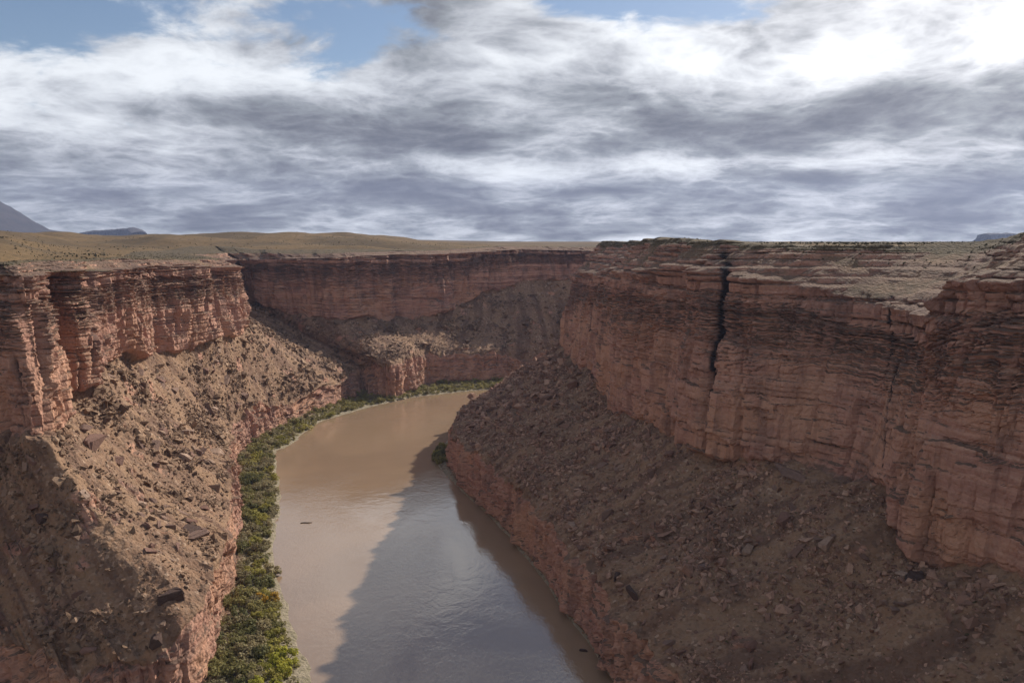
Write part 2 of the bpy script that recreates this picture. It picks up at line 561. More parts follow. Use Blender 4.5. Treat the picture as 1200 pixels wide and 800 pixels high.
def catmull(pts, n):
    pts = np.asarray(pts, dtype=np.float64)
    m = len(pts)
    t = np.linspace(0, m - 1, n)
    i = np.clip(np.floor(t).astype(int), 0, m - 2)
    f = (t - i)[:, None]
    d = np.diff(pts, axis=0)
    # monotone-ish tangents
    tan = np.zeros_like(pts)
    tan[1:-1] = np.where(d[1:] * d[:-1] > 0, 2 * d[1:] * d[:-1] / np.where(np.abs(d[1:] + d[:-1]) < 1e-9, 1, d[1:] + d[:-1]), 0)
    tan[0], tan[-1] = d[0], d[-1]
    p0, p1, m0, m1 = pts[i], pts[i + 1], tan[i], tan[i + 1]
    return (2 * f**3 - 3 * f**2 + 1) * p0 + (f**3 - 2 * f**2 + f) * m0 + (-2 * f**3 + 3 * f**2) * p1 + (f**3 - f**2) * m1


def plateau_h(x, y):
    """height of the open ground beyond the rims"""
    x = np.asarray(x, dtype=np.float64)
    y = np.asarray(y, dtype=np.float64)
    p = np.stack([x, y, np.zeros_like(x)], -1)
    r = np.hypot(x, y)
    roll = fbm(p / 210.0, 3, 11) * 15.0 + fbm(p / 60.0, 2, 12) * 1.8
    az = np.degrees(np.arctan2(x, y))
    left = sstep(-az, -2.0, 12.0)
    az0 = np.degrees(np.arctan2(x, y))
    st0 = 760 - 400 * sstep(-az0, 27, 33.5)
    farleft = np.clip((r - st0) / 620, 0, 1) ** 1.2 * 19.0 * left * (1 - 0.35 * sstep(r, 1500, 2600))
    rollw = sstep(r, st0 - 60, st0 + 350)
    base_l = 131.0 + farleft + roll * (0.5 + 0.9 * left * rollw)
    base_l = base_l - 2.0
    base_r = 139.0 + np.clip(roll, -6, 6) * 0.12
    wr = sstep(x, 25, 90) * sstep(-y, -760, -700)
    wr = np.maximum(wr, sstep(y, 1500, 2600) * sstep(az, -12, 0))
    h = base_l * (1 - wr) + base_r * wr
    h = h + 9.0 * np.exp(-((x - 195) ** 2 + (y - 228) ** 2) / 52.0 ** 2)
    far = sstep(r, 2200, 4200)
    return h * (1 - far) + (139.5 + 14 * left * (1 - sstep(r, 4200, 7000))) * far


LAYERS = {}


def layer_table(seed, lo=1.1, hi=8.5):
    rs = np.random.RandomState(seed)
    zb, z = [-10.0], -10.0
    while z < 170:
        t = np.clip((z - 60) / 60, 0, 1)
        z += lo * (hi / lo) ** rs.rand() * (1.15 - 0.5 * t)
        zb.append(z)
    n = len(zb) + 1
    return np.array(zb), rs.uniform(-1, 1, n), rs.uniform(2.5, 9.0, n), rs.uniform(0, 100, n), rs.uniform(0, 1, n)


def build_wall(name, stations, side, ncol, rows, seed, clefts=(), butt=(1.0, 1.0), bedk=1.0, varn=0.0):
    nf = 3000
    W = catmull([s[0] for s in stations], nf)
    Cc = catmull([s[1] for s in stations], nf)
    L = catmull([s[2] for s in stations], nf)
    B = catmull([s[3] for s in stations], nf)
    Pp = catmull([s[4] for s in stations], nf)
    Tz = catmull([[s[5]] for s in stations], nf)[:, 0]
    # column spacing follows the distance from the bridge
    mid = (L[:, :2] * 0.5 + B[:, :2] * 0.5)
    seg = np.hypot(*np.diff(mid, axis=0).T) + 0.3 * np.hypot(*np.diff(Pp[:, :2], axis=0).T) + 0.3 * np.hypot(*np.diff(W, axis=0).T)
    c = 0.5 * (mid[1:] + mid[:-1])
    dist = np.hypot(c[:, 0], c[:, 1])
    az = np.degrees(np.arctan2(c[:, 0], c[:, 1]))
    w = seg / np.maximum(dist, 120) * np.where(np.abs(az) < 46, 1.0, 0.12)
    if side > 0:
        w = w * np.where((c[:, 1] > 640) | (c[:, 0] > 150), 0.2, 1.0)
    else:
        w = w * np.where(c[:, 0] > 160, 0.15, 1.0)
    cum = np.concatenate([[0], np.cumsum(w)])
    u = np.interp(np.linspace(0, cum[-1], ncol), cum, np.arange(nf))

    def rs(a):
        return np.stack([np.interp(u, np.arange(nf), a[:, k]) for k in range(a.shape[1])], 1)
    W, Cc, L, B, Pp = map(rs, (W, Cc, L, B, Pp))
    Tz = np.interp(u, np.arange(nf), Tz)
    s0 = np.concatenate([[0], np.cumsum(np.hypot(*np.diff(Pp[:, :2], axis=0).T))])
    jit = fbm(np.stack([s0 / 27.0, 0 * s0, 0 * s0], 1), 4, seed + 50) * 18.0
    jit = jit * 1.35 + fbm(np.stack([s0 / 9.0, 0 * s0, 0 * s0], 1), 3, seed + 52) * 8.0
    Pp[:, 0] += jit * (1.0 if side > 0 else 0.5)
    Pp[:, 1] += jit * 0.4
    Pp[:, 2] += fbm(np.stack([s0 / 15.0, 0 * s0, 0 * s0], 1), 3, seed + 51) * (3.0 if side > 0 else 1.2)
    T = np.concatenate([B[:, :2] + 0.28 * (Pp[:, :2] - B[:, :2]), Tz[:, None]], 1)
    s = np.concatenate([[0], np.cumsum(np.hypot(*np.diff(T[:, :2], axis=0).T))])
    # outward (towards the river) direction of the rim
    sm = gsmooth(Pp[:, :2], 12)
    tg = np.gradient(sm, axis=0)
    tg /= np.linalg.norm(tg, axis=1)[:, None] + 1e-9
    nr = np.stack([tg[:, 1], -tg[:, 0]], 1) * side         # away from the river
    nr = gsmooth(nr, 25)
    nr /= np.linalg.norm(nr, axis=1)[:, None] + 1e-9
    # the foot of the cliff laps up and down
    Bs0, Ls0 = B.copy(), L.copy()
    sv = np.stack([s, np.zeros_like(s), np.zeros_like(s)], 1)
    lap = fbm(sv / 30.0, 3, seed + 40) * 10.0 + fbm(sv / 6.0, 3, seed + 43) * 3.5
    k = lap / (T[:, 2] - B[:, 2])
    B = B + (T - B) * k[:, None]
    lap2 = fbm(sv / 38.0, 3, seed + 41) * (8.0 if side > 0 else 15.0) + fbm(sv / 5.0, 3, seed + 44) * 4.0
    L[:, 2] = np.maximum(L[:, 2] + lap2 - 1.0, 7.0)
    L[:, :2] -= nr * (fbm(sv / 11.0, 3, seed + 45) * 4.0)[:, None]
    Wj = W + fbm(sv / 16.0, 3, seed + 42)[:, None] * np.stack([nr[:, 0], nr[:, 1]], 1) * (4.0 if side < 0 else 1.0)
    z3 = lambda a, z: np.concatenate([a, np.full((len(a), 1), z)], 1)
    # toward the river
    riv = W - Cc
    riv = -nr
    toe = z3(Wj + riv * 5.0, -3.0)
    W3 = z3(Wj, 0.0)
    C3 = z3(Cc, 2.6 if side < 0 else 0.8)
    P3 = Pp.copy()
    Q = np.concatenate([Pp[:, :2] + nr * 60.0, np.zeros((ncol, 1))], 1)
    Q[:, 2] = plateau_h(Q[:, 0], Q[:, 1]) - 1.6
    curves = [toe, W3, C3, L, B, T, P3, Q]
    Plist, zone, segid, frac = [], [], [], []
    for si, n in enumerate(rows):
        a, b = curves[si], curves[si + 1]
        a0, b0 = a, b
        f = np.arange(n) / n if si < len(rows) - 1 else np.linspace(0, 1, n)
        if si == 6:
            f = f ** 1.6
        for t in f:
            pt = a + (b - a) * t
            if si == 3:
                pt = Ls0 + (Bs0 - Ls0) * t + (a0 - Ls0) * math.exp(-t / 0.10) + (b0 - Bs0) * math.exp(-(1 - t) / 0.10)
            if si == 6:
                hh = plateau_h(pt[:, 0], pt[:, 1])
                e = sstep(np.full(ncol, t), 0.0, 0.55)
                pt[:, 2] = (a[:, 2] + (hh[:] - a[:, 2]) * e) - 1.6 * t
            if si == 3:                                     # talus: slightly hollow profile
                pt[:, 2] -= math.sin(math.pi * t) * 0.05 * (b[:, 2] - a[:, 2])
            Plist.append(pt)
            segid.append(si)
            frac.append(t)
    P = np.stack(Plist, 0)                                    # rows x cols x 3
    nrow = len(P)
    segid = np.array(segid)[:, None] * np.ones((1, ncol), int)
    frac = np.array(frac)[:, None] * np.ones((1, ncol))
    S = np.ones((nrow, 1)) * s[None, :]

    # weights
    v = segid + frac
    wcl = sstep(v, 3.97, 4.03) * (1 - sstep(v, 5.0, 5.15))          # main cliff
    wtop = sstep(v, 4.9, 5.05) * (1 - sstep(v, 5.85, 6.1))          # stepped cap
    wlow = sstep(v, 1.98, 2.08) * (1 - sstep(v, 2.9, 3.0))          # low cliff at the river
    wtal = sstep(v, 2.95, 3.04) * (1 - sstep(v, 3.95, 4.02))
    wrim = sstep(v, 5.95, 6.2)
    wbank = sstep(v, 0.9, 1.1) * (1 - sstep(v, 1.95, 2.02))

    # horizontal normal from the wall's own plan direction, smoothed
    Bs = gsmooth(B[:, :2], 6)
    tb = np.gradient(Bs, axis=0)
    tb /= np.linalg.norm(tb, axis=1)[:, None] + 1e-9
    nb = np.stack([tb[:, 1], -tb[:, 0]], 1) * (-side)             # towards the river
    nb = gsmooth(nb, 8)
    nb /= np.linalg.norm(nb, axis=1)[:, None] + 1e-9
    Ls = gsmooth(L[:, :2], 6)
    tl = np.gradient(Ls, axis=0)
    tl /= np.linalg.norm(tl, axis=1)[:, None] + 1e-9
    nl = np.stack([tl[:, 1], -tl[:, 0]], 1) * (-side)
    nl = gsmooth(nl, 8)
    nl /= np.linalg.norm(nl, axis=1)[:, None] + 1e-9
    mixv = np.clip(v - 2.9, 0, 1)[..., None]
    N = nl[None] * (1 - mixv) + nb[None] * mixv

    X, Y, Z = P[..., 0], P[..., 1], P[..., 2]
    # ---- strata and joints
    zb, off, wid, shf, kind = layer_table(seed)
    zz = Z + 2.2 * fbm(P / 70.0, 2, seed + 1) + 0.12 * fbm(P / 7.0, 2, seed + 2)
    k = np.searchsorted(zb, zz)
    lf = (zz - zb[k - 1]) / (zb[k] - zb[k - 1])
    relz = np.clip((Z - B[None, :, 2]) / (T[None, :, 2] - B[None, :, 2] + 1e-6), -0.2, 2.0)
    ledgy = sstep(relz + 0.12 * fbm(P / 35.0, 2, seed + 39), 0.50, 0.88)
    lay_mod = 0.55 + 0.45 * fbm(np.stack([S / 25.0, k * 3.7, np.zeros_like(S)], -1), 2, seed + 3) * 2
    A = (0.30 + 1.25 * ledgy) * lay_mod
    d = off[k] * A
    d -= np.where(kind[k] > 0.82, 0.9, 0.0) * (0.15 + ledgy)      # soft layers set back
    sj = S + 1.6 * fbm(P / 9.0, 2, seed + 4) + shf[k]
    wj = wid[k] * (1.25 - 0.45 * ledgy)
    cell = np.floor(sj / wj)
    cf = np.abs(sj / wj - cell - 0.5) * 2                       # 1 at the joint
    blk = hash01(cell, k, seed + 5) - 0.5
    d += blk * (1.2 * (0.45 + 0.55 * bedk) + 1.6 * ledgy)
    # through-going vertical joints that bound the blocks, each side standing at its own depth
    sv2 = S + 2.5 * fbm(P / np.array([20.0, 20.0, 45.0]), 2, seed + 60)
    for sp, am, wdj in ((13.7, 1.0, 0.55), (6.1, 0.55, 0.4)):
        cj = np.floor(sv2 / sp + 0.35 * fbm(P / 60.0, 1, seed + 61))
        fj = sv2 / sp + 0.35 * fbm(P / 60.0, 1, seed + 61) - cj
        d += (hash01(cj, np.floor(Z / (sp * 2.2) + hash01(cj, 0, seed + 62)), seed + 63) - 0.5) * 3.0 * am
        d -= np.exp(-(np.minimum(fj, 1 - fj) * sp / wdj) ** 2) * 1.6 * am * sstep(fbm(P / 28.0, 2, seed + 64), -0.2, 0.2)
    joint = np.exp(-((1 - cf) * wj / 2 / 0.45) ** 2)
    bed = np.exp(-(np.minimum(lf, 1 - lf) * (zb[k] - zb[k - 1]) / 0.42) ** 2)
    jm = sstep(fbm(P / 18.0, 2, seed + 6), -0.15, 0.35)
    d -= joint * (0.25 + 1.3 * jm) * (0.6 + 0.4 * ledgy)
    bm_ = sstep(fbm(np.stack([S / 30.0, k * 5.1, np.zeros_like(S)], -1), 2, seed + 33), -0.2, 0.3)
    d -= bed * (0.15 + 0.55 * ledgy + 0.7 * bm_ * bedk)
    # ---- big fractured slabs on the massive part
    sl_s, sl_z = 13.0, 17.0
    q1 = (S + 4 * fbm(P / 20.0, 2, seed + 7)) / sl_s
    q2 = (Z + 5 * fbm(P / 16.0, 2, seed + 8)) / sl_z
    c1 = np.floor(q1 + 0.5 * (np.floor(q2).astype(int) % 2))
    d += (hash01(c1, np.floor(q2), seed + 9) - 0.5) * 2.8 * (1 - 0.5 * ledgy)
    # ---- buttresses and chimneys
    b0 = np.stack([S / 46.0, Z / 260.0, np.zeros_like(S)], -1)
    b1 = np.stack([S / 19.0, Z / 120.0, np.zeros_like(S)], -1)
    b2 = np.stack([S / 8.5, Z / 50.0, np.zeros_like(S)], -1)
    n0, n1, n2 = noise3(b0, seed + 12), noise3(b1, seed + 13), noise3(b2, seed + 14)
    big = 8.0 * n0 * butt[0] + 6.0 * (0.5 - np.abs(n1)) * butt[1] + 2.2 * (0.35 - np.abs(n2)) * butt[1]
    cleft = -4.5 * np.exp(-np.abs(n1) / 0.05) * sstep(n0 + 0.5 * fbm(P / 40.0, 2, seed + 15), -0.1, 0.4) * butt[1]
    stain_shade = np.zeros_like(S)
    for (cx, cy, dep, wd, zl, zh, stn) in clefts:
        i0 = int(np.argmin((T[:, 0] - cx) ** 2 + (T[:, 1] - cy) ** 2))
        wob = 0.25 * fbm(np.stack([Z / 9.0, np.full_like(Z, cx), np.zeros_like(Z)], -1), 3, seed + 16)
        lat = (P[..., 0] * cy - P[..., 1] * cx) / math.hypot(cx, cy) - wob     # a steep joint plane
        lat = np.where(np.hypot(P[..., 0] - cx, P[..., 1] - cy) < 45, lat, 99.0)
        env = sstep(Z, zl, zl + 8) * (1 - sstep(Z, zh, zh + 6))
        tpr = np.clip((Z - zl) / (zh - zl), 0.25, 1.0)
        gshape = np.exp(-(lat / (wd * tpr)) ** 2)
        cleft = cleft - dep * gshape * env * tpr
        stain_shade = np.maximum(stain_shade, stn * np.exp(-(lat / (wd * 1.2 * tpr)) ** 2) * env)  # varnish stain plus the crack's own shade, put into the colour
    hb = np.floor(S / 3.4 + 0.6 * fbm(P / 8.0, 2, seed + 17)), np.floor(Z / 2.6 + hash01(np.floor(S / 3.4), 3, seed + 66))
    fine = 0.45 * fbm(P / 4.0, 2, seed + 18) + (hash01(hb[0], hb[1], seed + 67) - 0.5) * 1.6 * sstep(fbm(P / 17.0, 2, seed + 68), -0.15, 0.25)
    dcl = big + cleft + d + fine
    # low cliff by the river: vertical flutes
    f1 = noise3(np.stack([S / 5.0, Z / 30.0, np.zeros_like(S)], -1), seed + 20)
    f2 = noise3(np.stack([S / 14.0, Z / 60.0, np.zeros_like(S)], -1), seed + 21)
    dlow = 3.2 * (0.4 - np.abs(f1)) + 3.0 * f2 + 0.8 * d + 1.6 * fine + 1.6 * fbm(P / 3.2, 3, seed + 36)
    stepm = wtop * sstep(fbm(P / np.array([24.0, 24.0, 9.0]), 3, seed + 22) + 0.10, -0.2, 0.30)
    if side > 0:
        stepm = stepm * (1 - 0.5 * sstep(-Y, -330, -285) * sstep(Y, 205, 225))
    H = dcl * wcl + (0.25 + 0.75 * stepm) * (0.45 * big + 0.5 * cleft + 0.9 * d + 2.0 * fine + 1.6 * fbm(P / 11.0, 2, seed + 35)) * wtop + dlow * wlow
    P = P + np.concatenate([N * H[..., None], np.zeros_like(H)[..., None]], -1)

    # ---- stepped cap: treads and risers
    zc = P[..., 2]
    zq = zz
    tread = sstep(lf, 0.72, 1.0) - lf
    lay_h = (zb[k] - zb[k - 1])
    slope_h = np.hypot(Pp[:, 0] - T[:, 0], Pp[:, 1] - T[:, 1]) / np.maximum(P3[:, 2] - T[:, 2], 3.0)
    dh = tread * lay_h * np.minimum(slope_h, 1.3)[None, :] * stepm
    P[..., 0] += nr[None, :, 0] * dh
    P[..., 1] += nr[None, :, 1] * dh

    # ---- rubble slope
    Pn = np.stack([S / 7.0, v * 1.1, np.zeros_like(S)], -1)
    gul = 0.45 * noise3(Pn, seed + 23) + 0.9 * noise3(np.stack([S / 23.0, v * 0.9, np.zeros_like(S)], -1), seed + 24)
    tal = 1.0 * fbm(P / np.array([50.0, 50.0, 30.0]), 2, seed + 65) * 3.0 + gul * np.sin(np.clip(v - 3.0, 0, 1) * math.pi) ** 0.7 + 3.2 * fbm(P / 30.0, 3, seed + 34) + 2.0 * fbm(P / 12.0, 3, seed + 25) + 1.0 * fbm(P / 3.6, 3, seed + 26) + 0.45 * np.maximum(noise3(P / 1.7, seed + 27), 0)
    outc = sstep(fbm(P / 16.0, 3, seed + 28), 0.18, 0.36)       # bedrock ribs that show through
    tal = tal + outc * (off[k] * 1.1 + blk * 1.4 - joint * 0.8)
    P[..., 2] += tal * wtal * 0.9
    P[..., 0] += N[..., 0] * tal * wtal * 0.45
    P[..., 1] += N[..., 1] * tal * wtal * 0.45
    P[..., 2] += wbank * (0.5 * fbm(P / 6.0, 3, seed + 29) + 0.25)
    P[..., 2] += wrim * (0.35 * fbm(P / 5.0, 3, seed + 30))

    # ---- attributes
    cl = np.clip(wcl + wlow * np.clip((0.98 if side > 0 else 0.8) + 0.8 * fbm(P / 9.0, 3, seed + 37), 0, 1) + wtop * (0.75 + 0.0 * Z), 0, 1)
    cl = np.maximum(cl, wtal * outc * 0.6)
    ledge_soil = wtop * (1 - stepm) * 0.9
    cl = cl * (1 - 0.5 * ledge_soil)
    soil = np.clip(sstep(v, 5.75, 6.02) + ledge_soil * 0.55 + wbank * 0.25, 0, 1)
    stain_shade = np.maximum(stain_shade, np.clip(0.45 * ledgy * wcl, 0, 0.42) * (0.5 + 0.5 * fbm(np.stack([S / 14.0, Z / 40.0, np.zeros_like(S)], -1), 3, seed + 31)))
    stain_shade = np.clip(np.maximum(stain_shade, np.minimum(stain_shade, 0.42) + varn * wcl * sstep(Y, 290, 340) * (0.4 + 0.6 * relz)), 0, 1)
    flow = 0.5 + 0.9 * fbm(np.stack([S / 9.0, v * 1.3, np.zeros_like(S)], -1), 3, seed + 38)
    attr = np.stack([cl, stain_shade, soil, np.clip(flow, 0, 1)], -1)

    idx = np.arange(nrow * ncol).reshape(nrow, ncol)
    q = np.stack([idx[:-1, :-1], idx[:-1, 1:], idx[1:, 1:], idx[1:, :-1]], -1).reshape(-1, 4)
    if side > 0:
        q = q[:, ::-1]
    me = mesh_from(name, P.reshape(-1, 3), q)
    me.polygons.foreach_set('use_smooth', np.zeros(len(me.polygons), bool))
    set_attr(me, 'zone', attr.reshape(-1, 4))
    set_attr(me, 'bank', (1 - sstep(v, 1.7, 2.0)) * np.ones_like(X), 'FLOAT')
    o = link(name, me, M_CANYON)
    tag(o, kind='structure')
    return dict(P=P, v=v, s=s, N=N, rim=Pp, Wj=Wj, C=Cc, nr=nr, outc=outc)


CLEFTS_R = [
    (81.2, 309, 2.4, 2.5, 66, 134, 1.0),
    (114.0, 243, 1.8, 0.9, 92, 126, 1.0),
    (115.0, 238, 1.6, 0.7, 66, 99, 1.0),
    (54.0, 518, 2.0, 1.0, 62, 98, 1.0),
    (61.0, 470, 3.0, 0.8, 100, 128, 0.8),
]
CLEFTS_L = [
    (-200, 372, 8.0, 2.0, 82, 124, 0.7),
    (-206, 430, 6.0, 2.2, 84, 128, 0.6),
    (-196, 330, 4.0, 1.5, 85, 120, 0.6),
    (-170, 272, 2.2, 0.6, 72, 98, 0.8),
]
RW = build_wall('canyon_wall', RIGHT, +1, 880, [4, 3, 50, 170, 200, 80, 36], 100, CLEFTS_R, (0.75, 0.85), 0.3)
LW = build_wall('canyon_wall', LEFT, -1, 980, [4, 24, 46, 150, 170, 36, 36], 300, CLEFTS_L, (1.3, 2.1), 0.9, 0.16)


# ------------------------------------------------------------------ plateau: one sheet to the horizon, open over the canyon
def signed_out(x, y):
    """distance outside the canyon's rim (negative inside)"""
    L = LW['rim'][:, :2][::4]
    Rr = RW['rim'][:, :2][::4]
    poly = np.concatenate([L, Rr[::-1]])
    pts = np.stack([x, y], -1)
    n = len(pts)
    inside = np.zeros(n, bool)
    best = np.full(n, 1e12)
    A, Bq = poly, np.roll(poly, -1, axis=0)
    for a, b in zip(A, Bq):
        ab = b - a
        t = np.clip(((pts - a) @ ab) / (ab @ ab + 1e-12), 0, 1)
        dd = ((pts - a - t[:, None] * ab) ** 2).sum(1)
        best = np.minimum(best, dd)
        c = (a[1] > pts[:, 1]) != (b[1] > pts[:, 1])
        xi = (b[0] - a[0]) * (pts[:, 1] - a[1]) / (b[1] - a[1] + 1e-15) + a[0]
        inside ^= c & (pts[:, 0] < xi)
    d = np.sqrt(best)
    return np.where(inside, -d, d)


def build_plateau():
    az = np.concatenate([np.linspace(-180, -44, 60)[:-1], np.linspace(-44, 44, 330), np.linspace(44, 180, 60)[1:]])
    rr = np.concatenate([np.geomspace(30, 130, 18)[:-1], np.geomspace(130, 1500, 300)[:-1], np.geomspace(1500, 7600, 50)])
    A, Rr = np.meshgrid(np.radians(az), rr)
    X, Y = np.sin(A) * Rr, np.cos(A) * Rr
    sd = np.full(X.shape, 1e3)
    near = Rr < 1600
    sd[near] = signed_out(X[near], Y[near])
    Z = plateau_h(X, Y) - 1.4 * (1 - sstep(sd, 38, 62))
    Z += (0.4 * fbm(np.stack([X, Y, 0 * X], -1) / 9.0, 3, 60) + 1.5 * fbm(np.stack([X, Y, 0 * X], -1) / 34.0, 3, 61)) * sstep(sd, 40, 70) * (1 - sstep(Rr, 1200, 3000))
    inside = sd < 24
    nr_, nc = X.shape
    idx = np.arange(nr_ * nc).reshape(nr_, nc)
    q = np.stack([idx[:-1, :-1], idx[1:, :-1], idx[1:, 1:], idx[:-1, 1:]], -1).reshape(-1, 4)
    keep = ~inside.ravel()[q].any(1)
    q = q[keep][:, ::-1]
    used = np.unique(q)
    remap = np.full(nr_ * nc, -1)
    remap[used] = np.arange(len(used))
    V = np.stack([X, Y, Z], -1).reshape(-1, 3)[used]
    me = mesh_from('plateau', V, remap[q])
    me.polygons.foreach_set('use_smooth', np.ones(len(me.polygons), bool))
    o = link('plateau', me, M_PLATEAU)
    tag(o, kind='structure')


build_plateau()

# ------------------------------------------------------------------ river
xs = np.array([-340, -120, 100, 320, 600, 950.0])
ys = np.array([-430, -200, 0, 200, 400, 600, 800, 1000.0])
XX, YY = np.meshgrid(xs, ys)
ii = np.arange(XX.size).reshape(XX.shape)
qq = np.stack([ii[:-1, :-1], ii[:-1, 1:], ii[1:, 1:], ii[1:, :-1]], -1).reshape(-1, 4)
river = link('river', mesh_from('river', np.stack([XX, YY, 0 * XX], -1).reshape(-1, 3), qq), M_WATER)
tag(river, kind='structure')


# ------------------------------------------------------------------ far mountains
def build_mesa(name, cx, cy, length, width, height, yaw, seed, taper):
    n_u, n_v = 220, 60
    uu = np.linspace(-1, 1, n_u)
    vv = np.linspace(-1, 1, n_v)
    U, Vv = np.meshgrid(uu, vv)
    top = np.interp(U, [-1, -0.8, 0.1, 0.35, 0.6, 0.85, 1.0], taper) * height
    nz = fbm(np.stack([U * 5, Vv * 2, np.full_like(U, seed)], -1), 5, seed)
    edge = 1 - np.abs(Vv) + 0.10 * nz
    prof = np.interp(edge, [0, 0.25, 0.5, 0.56, 0.75, 1.0], [0, 0.22, 0.52, 0.86, 0.93, 1.0])
    Zm = 130 + top * prof * (1 + 0.10 * nz)
    x, y = U * length / 2, Vv * width / 2
    c, s_ = math.cos(R(yaw)), math.sin(R(yaw))
    V = np.stack([cx + x * c - y * s_, cy + x * s_ + y * c, Zm], -1).reshape(-1, 3)
    ii = np.arange(U.size).reshape(U.shape)
    q = np.stack([ii[:-1, :-1], ii[:-1, 1:], ii[1:, 1:], ii[1:, :-1]], -1).reshape(-1, 4)
    o = link(name, mesh_from(name, V, q), M_MOUNT)
    tag(o, kind='structure')


M_MOUNT = mat_plain('mountain_rock', (0.060, 0.052, 0.055), 0.95, 0.01, (0.035, 0.034, 0.040))  # rock colour darkened to carry the shade of clouds
build_mesa('mountain', -4550, 6350, 2600, 1500, 560, -8, 5, [1.0, 1.0, 1.0, 0.55, 0.22, 0.12, 0.0])
build_mesa('mesa', -3120, 6350, 420, 500, 118, -4, 8, [0.75, 0.8, 0.9, 0.95, 1.0, 1.0, 0.75])
build_mesa('mesa', 3730, 6150, 300, 400, 75, 0, 9, [0.9, 1.0, 1.0, 1.0, 0.9, 0.8, 0.6])
# ------------------------------------------------------------------ loose rock
def rock_shape(rs, flat=0.7, n=11):
    bm = bmesh.new()
    for _ in range(n):
        d = rs.normal(size=3)
        d /= np.linalg.norm(d)
        d = np.sign(d) * np.abs(d) ** 0.65
        d = d * (1, 1, flat) * rs.uniform(0.8, 1.0)
        bm.verts.new(d * 0.62)
    r = bmesh.ops.convex_hull(bm, input=bm.verts)
    loose = [v for v in bm.verts if not v.link_faces]
    bmesh.ops.delete(bm, geom=loose, context='VERTS')
    bmesh.ops.triangulate(bm, faces=bm.faces)
    bm.verts.index_update()
    V = np.array([v.co[:] for v in bm.verts])
    F = np.array([[v.index for v in f.verts] for f in bm.faces])
    bm.free()
    return V, F


_rs = np.random.RandomState(5)
SHAPES = [rock_shape(_rs, f, n) for f, n in ((0.8, 9), (0.7, 10), (0.55, 9), (0.4, 9), (0.75, 10), (0.3, 8), (0.6, 10), (0.85, 9))]


def rot_mats(n, rs, tilt=0.4):
    a = rs.uniform(0, 2 * math.pi, n)
    tx, ty = rs.normal(0, tilt, n), rs.normal(0, tilt, n)
    ca, sa, cx, sx, cy, sy = np.cos(a), np.sin(a), np.cos(tx), np.sin(tx), np.cos(ty), np.sin(ty)
    z, o = np.zeros(n), np.ones(n)
    Rz = np.stack([ca, -sa, z, sa, ca, z, z, z, o], -1).reshape(-1, 3, 3)
    Rx = np.stack([o, z, z, z, cx, -sx, z, sx, cx], -1).reshape(-1, 3, 3)
    Ry = np.stack([cy, z, sy, z, o, z, -sy, z, cy], -1).reshape(-1, 3, 3)
    return Rx @ Ry @ Rz


def slope_points(Wd, n, rs, v0, v1, dens=None, maxd=820, power=1.0):
    """random places on a slope, evenly by ground area, thinned with distance"""
    P, v = Wd['P'], Wd['v']
    r0 = np.where((v[:, 0] >= v0) & (v[:, 0] <= v1))[0]
    r0 = r0[r0 < len(P) - 1]
    a = P[r0][:, :-1]
    du = P[r0][:, 1:] - a
    dv = P[r0 + 1][:, :-1] - a
    area = np.linalg.norm(np.cross(du, dv), axis=-1)
    dist = np.hypot(a[..., 0], a[..., 1])
    az = np.degrees(np.abs(np.arctan2(a[..., 0], a[..., 1])))
    w = area * (az < 37) * (dist < maxd) / np.maximum(dist, 150) ** power
    if dens is not None:
        w = w * dens(a)
    w = w.ravel() / w.sum()
    pick = rs.choice(len(w), n, p=w)
    i, j = np.unravel_index(pick, area.shape)
    f, h = rs.rand(n, 1), rs.rand(n, 1)
    pts = a[i, j] + du[i, j] * f + dv[i, j] * h
    nrm = np.cross(du[i, j], dv[i, j])
    nrm /= np.linalg.norm(nrm, axis=1)[:, None] + 1e-9
    nrm *= np.sign(nrm[:, 2:3] + 1e-9)
    return pts, nrm, v[r0[i], 0]


def joined_rocks(name, pts, size, rs, mat, shapes, stretch=0.35, sink=0.12, tilt=0.5):
    n = len(pts)
    Rm = rot_mats(n, rs, tilt)
    sc = size[:, None] * (1 + rs.uniform(-stretch, stretch, (n, 3)))
    ks = rs.randint(0, len(shapes), n)
    Vs, Fs, base = [], [], 0
    for k, (V, F) in enumerate(shapes):
        sel = np.where(ks == k)[0]
        if not len(sel):
            continue
        W = (V[None] * sc[sel][:, None, :]) @ Rm[sel].transpose(0, 2, 1) + pts[sel][:, None, :]
        W[..., 2] += (size[sel] * sink)[:, None]
        Vs.append(W.reshape(-1, 3))
        Fs.append((F[None] + (base + np.arange(len(sel)) * len(V))[:, None, None]).reshape(-1, 3))
        base += len(sel) * len(V)
    me = mesh_from(name, np.concatenate(Vs), None, np.concatenate(Fs))
    me.polygons.foreach_set('use_smooth', np.zeros(len(me.polygons), bool))
    return link(name, me, mat)


M_RUB_L = mat_rock('rubble_tan', (0.098, 0.060, 0.042), (0.218, 0.136, 0.085), (0.351, 0.232, 0.154))
M_RUB_R = mat_rock('rubble_brown', (0.163, 0.094, 0.069), (0.311, 0.179, 0.124), (0.490, 0.309, 0.216))
rs = np.random.RandomState(21)


def clump(scale, lo, hi, seed):
    return lambda a: 0.12 + sstep(fbm(a / scale, 3, seed), lo, hi)


def powsize(n, rs, a, b, k=2.4):
    u = rs.rand(n)
    return (a ** -k + u * (b ** -k - a ** -k)) ** (-1 / k)


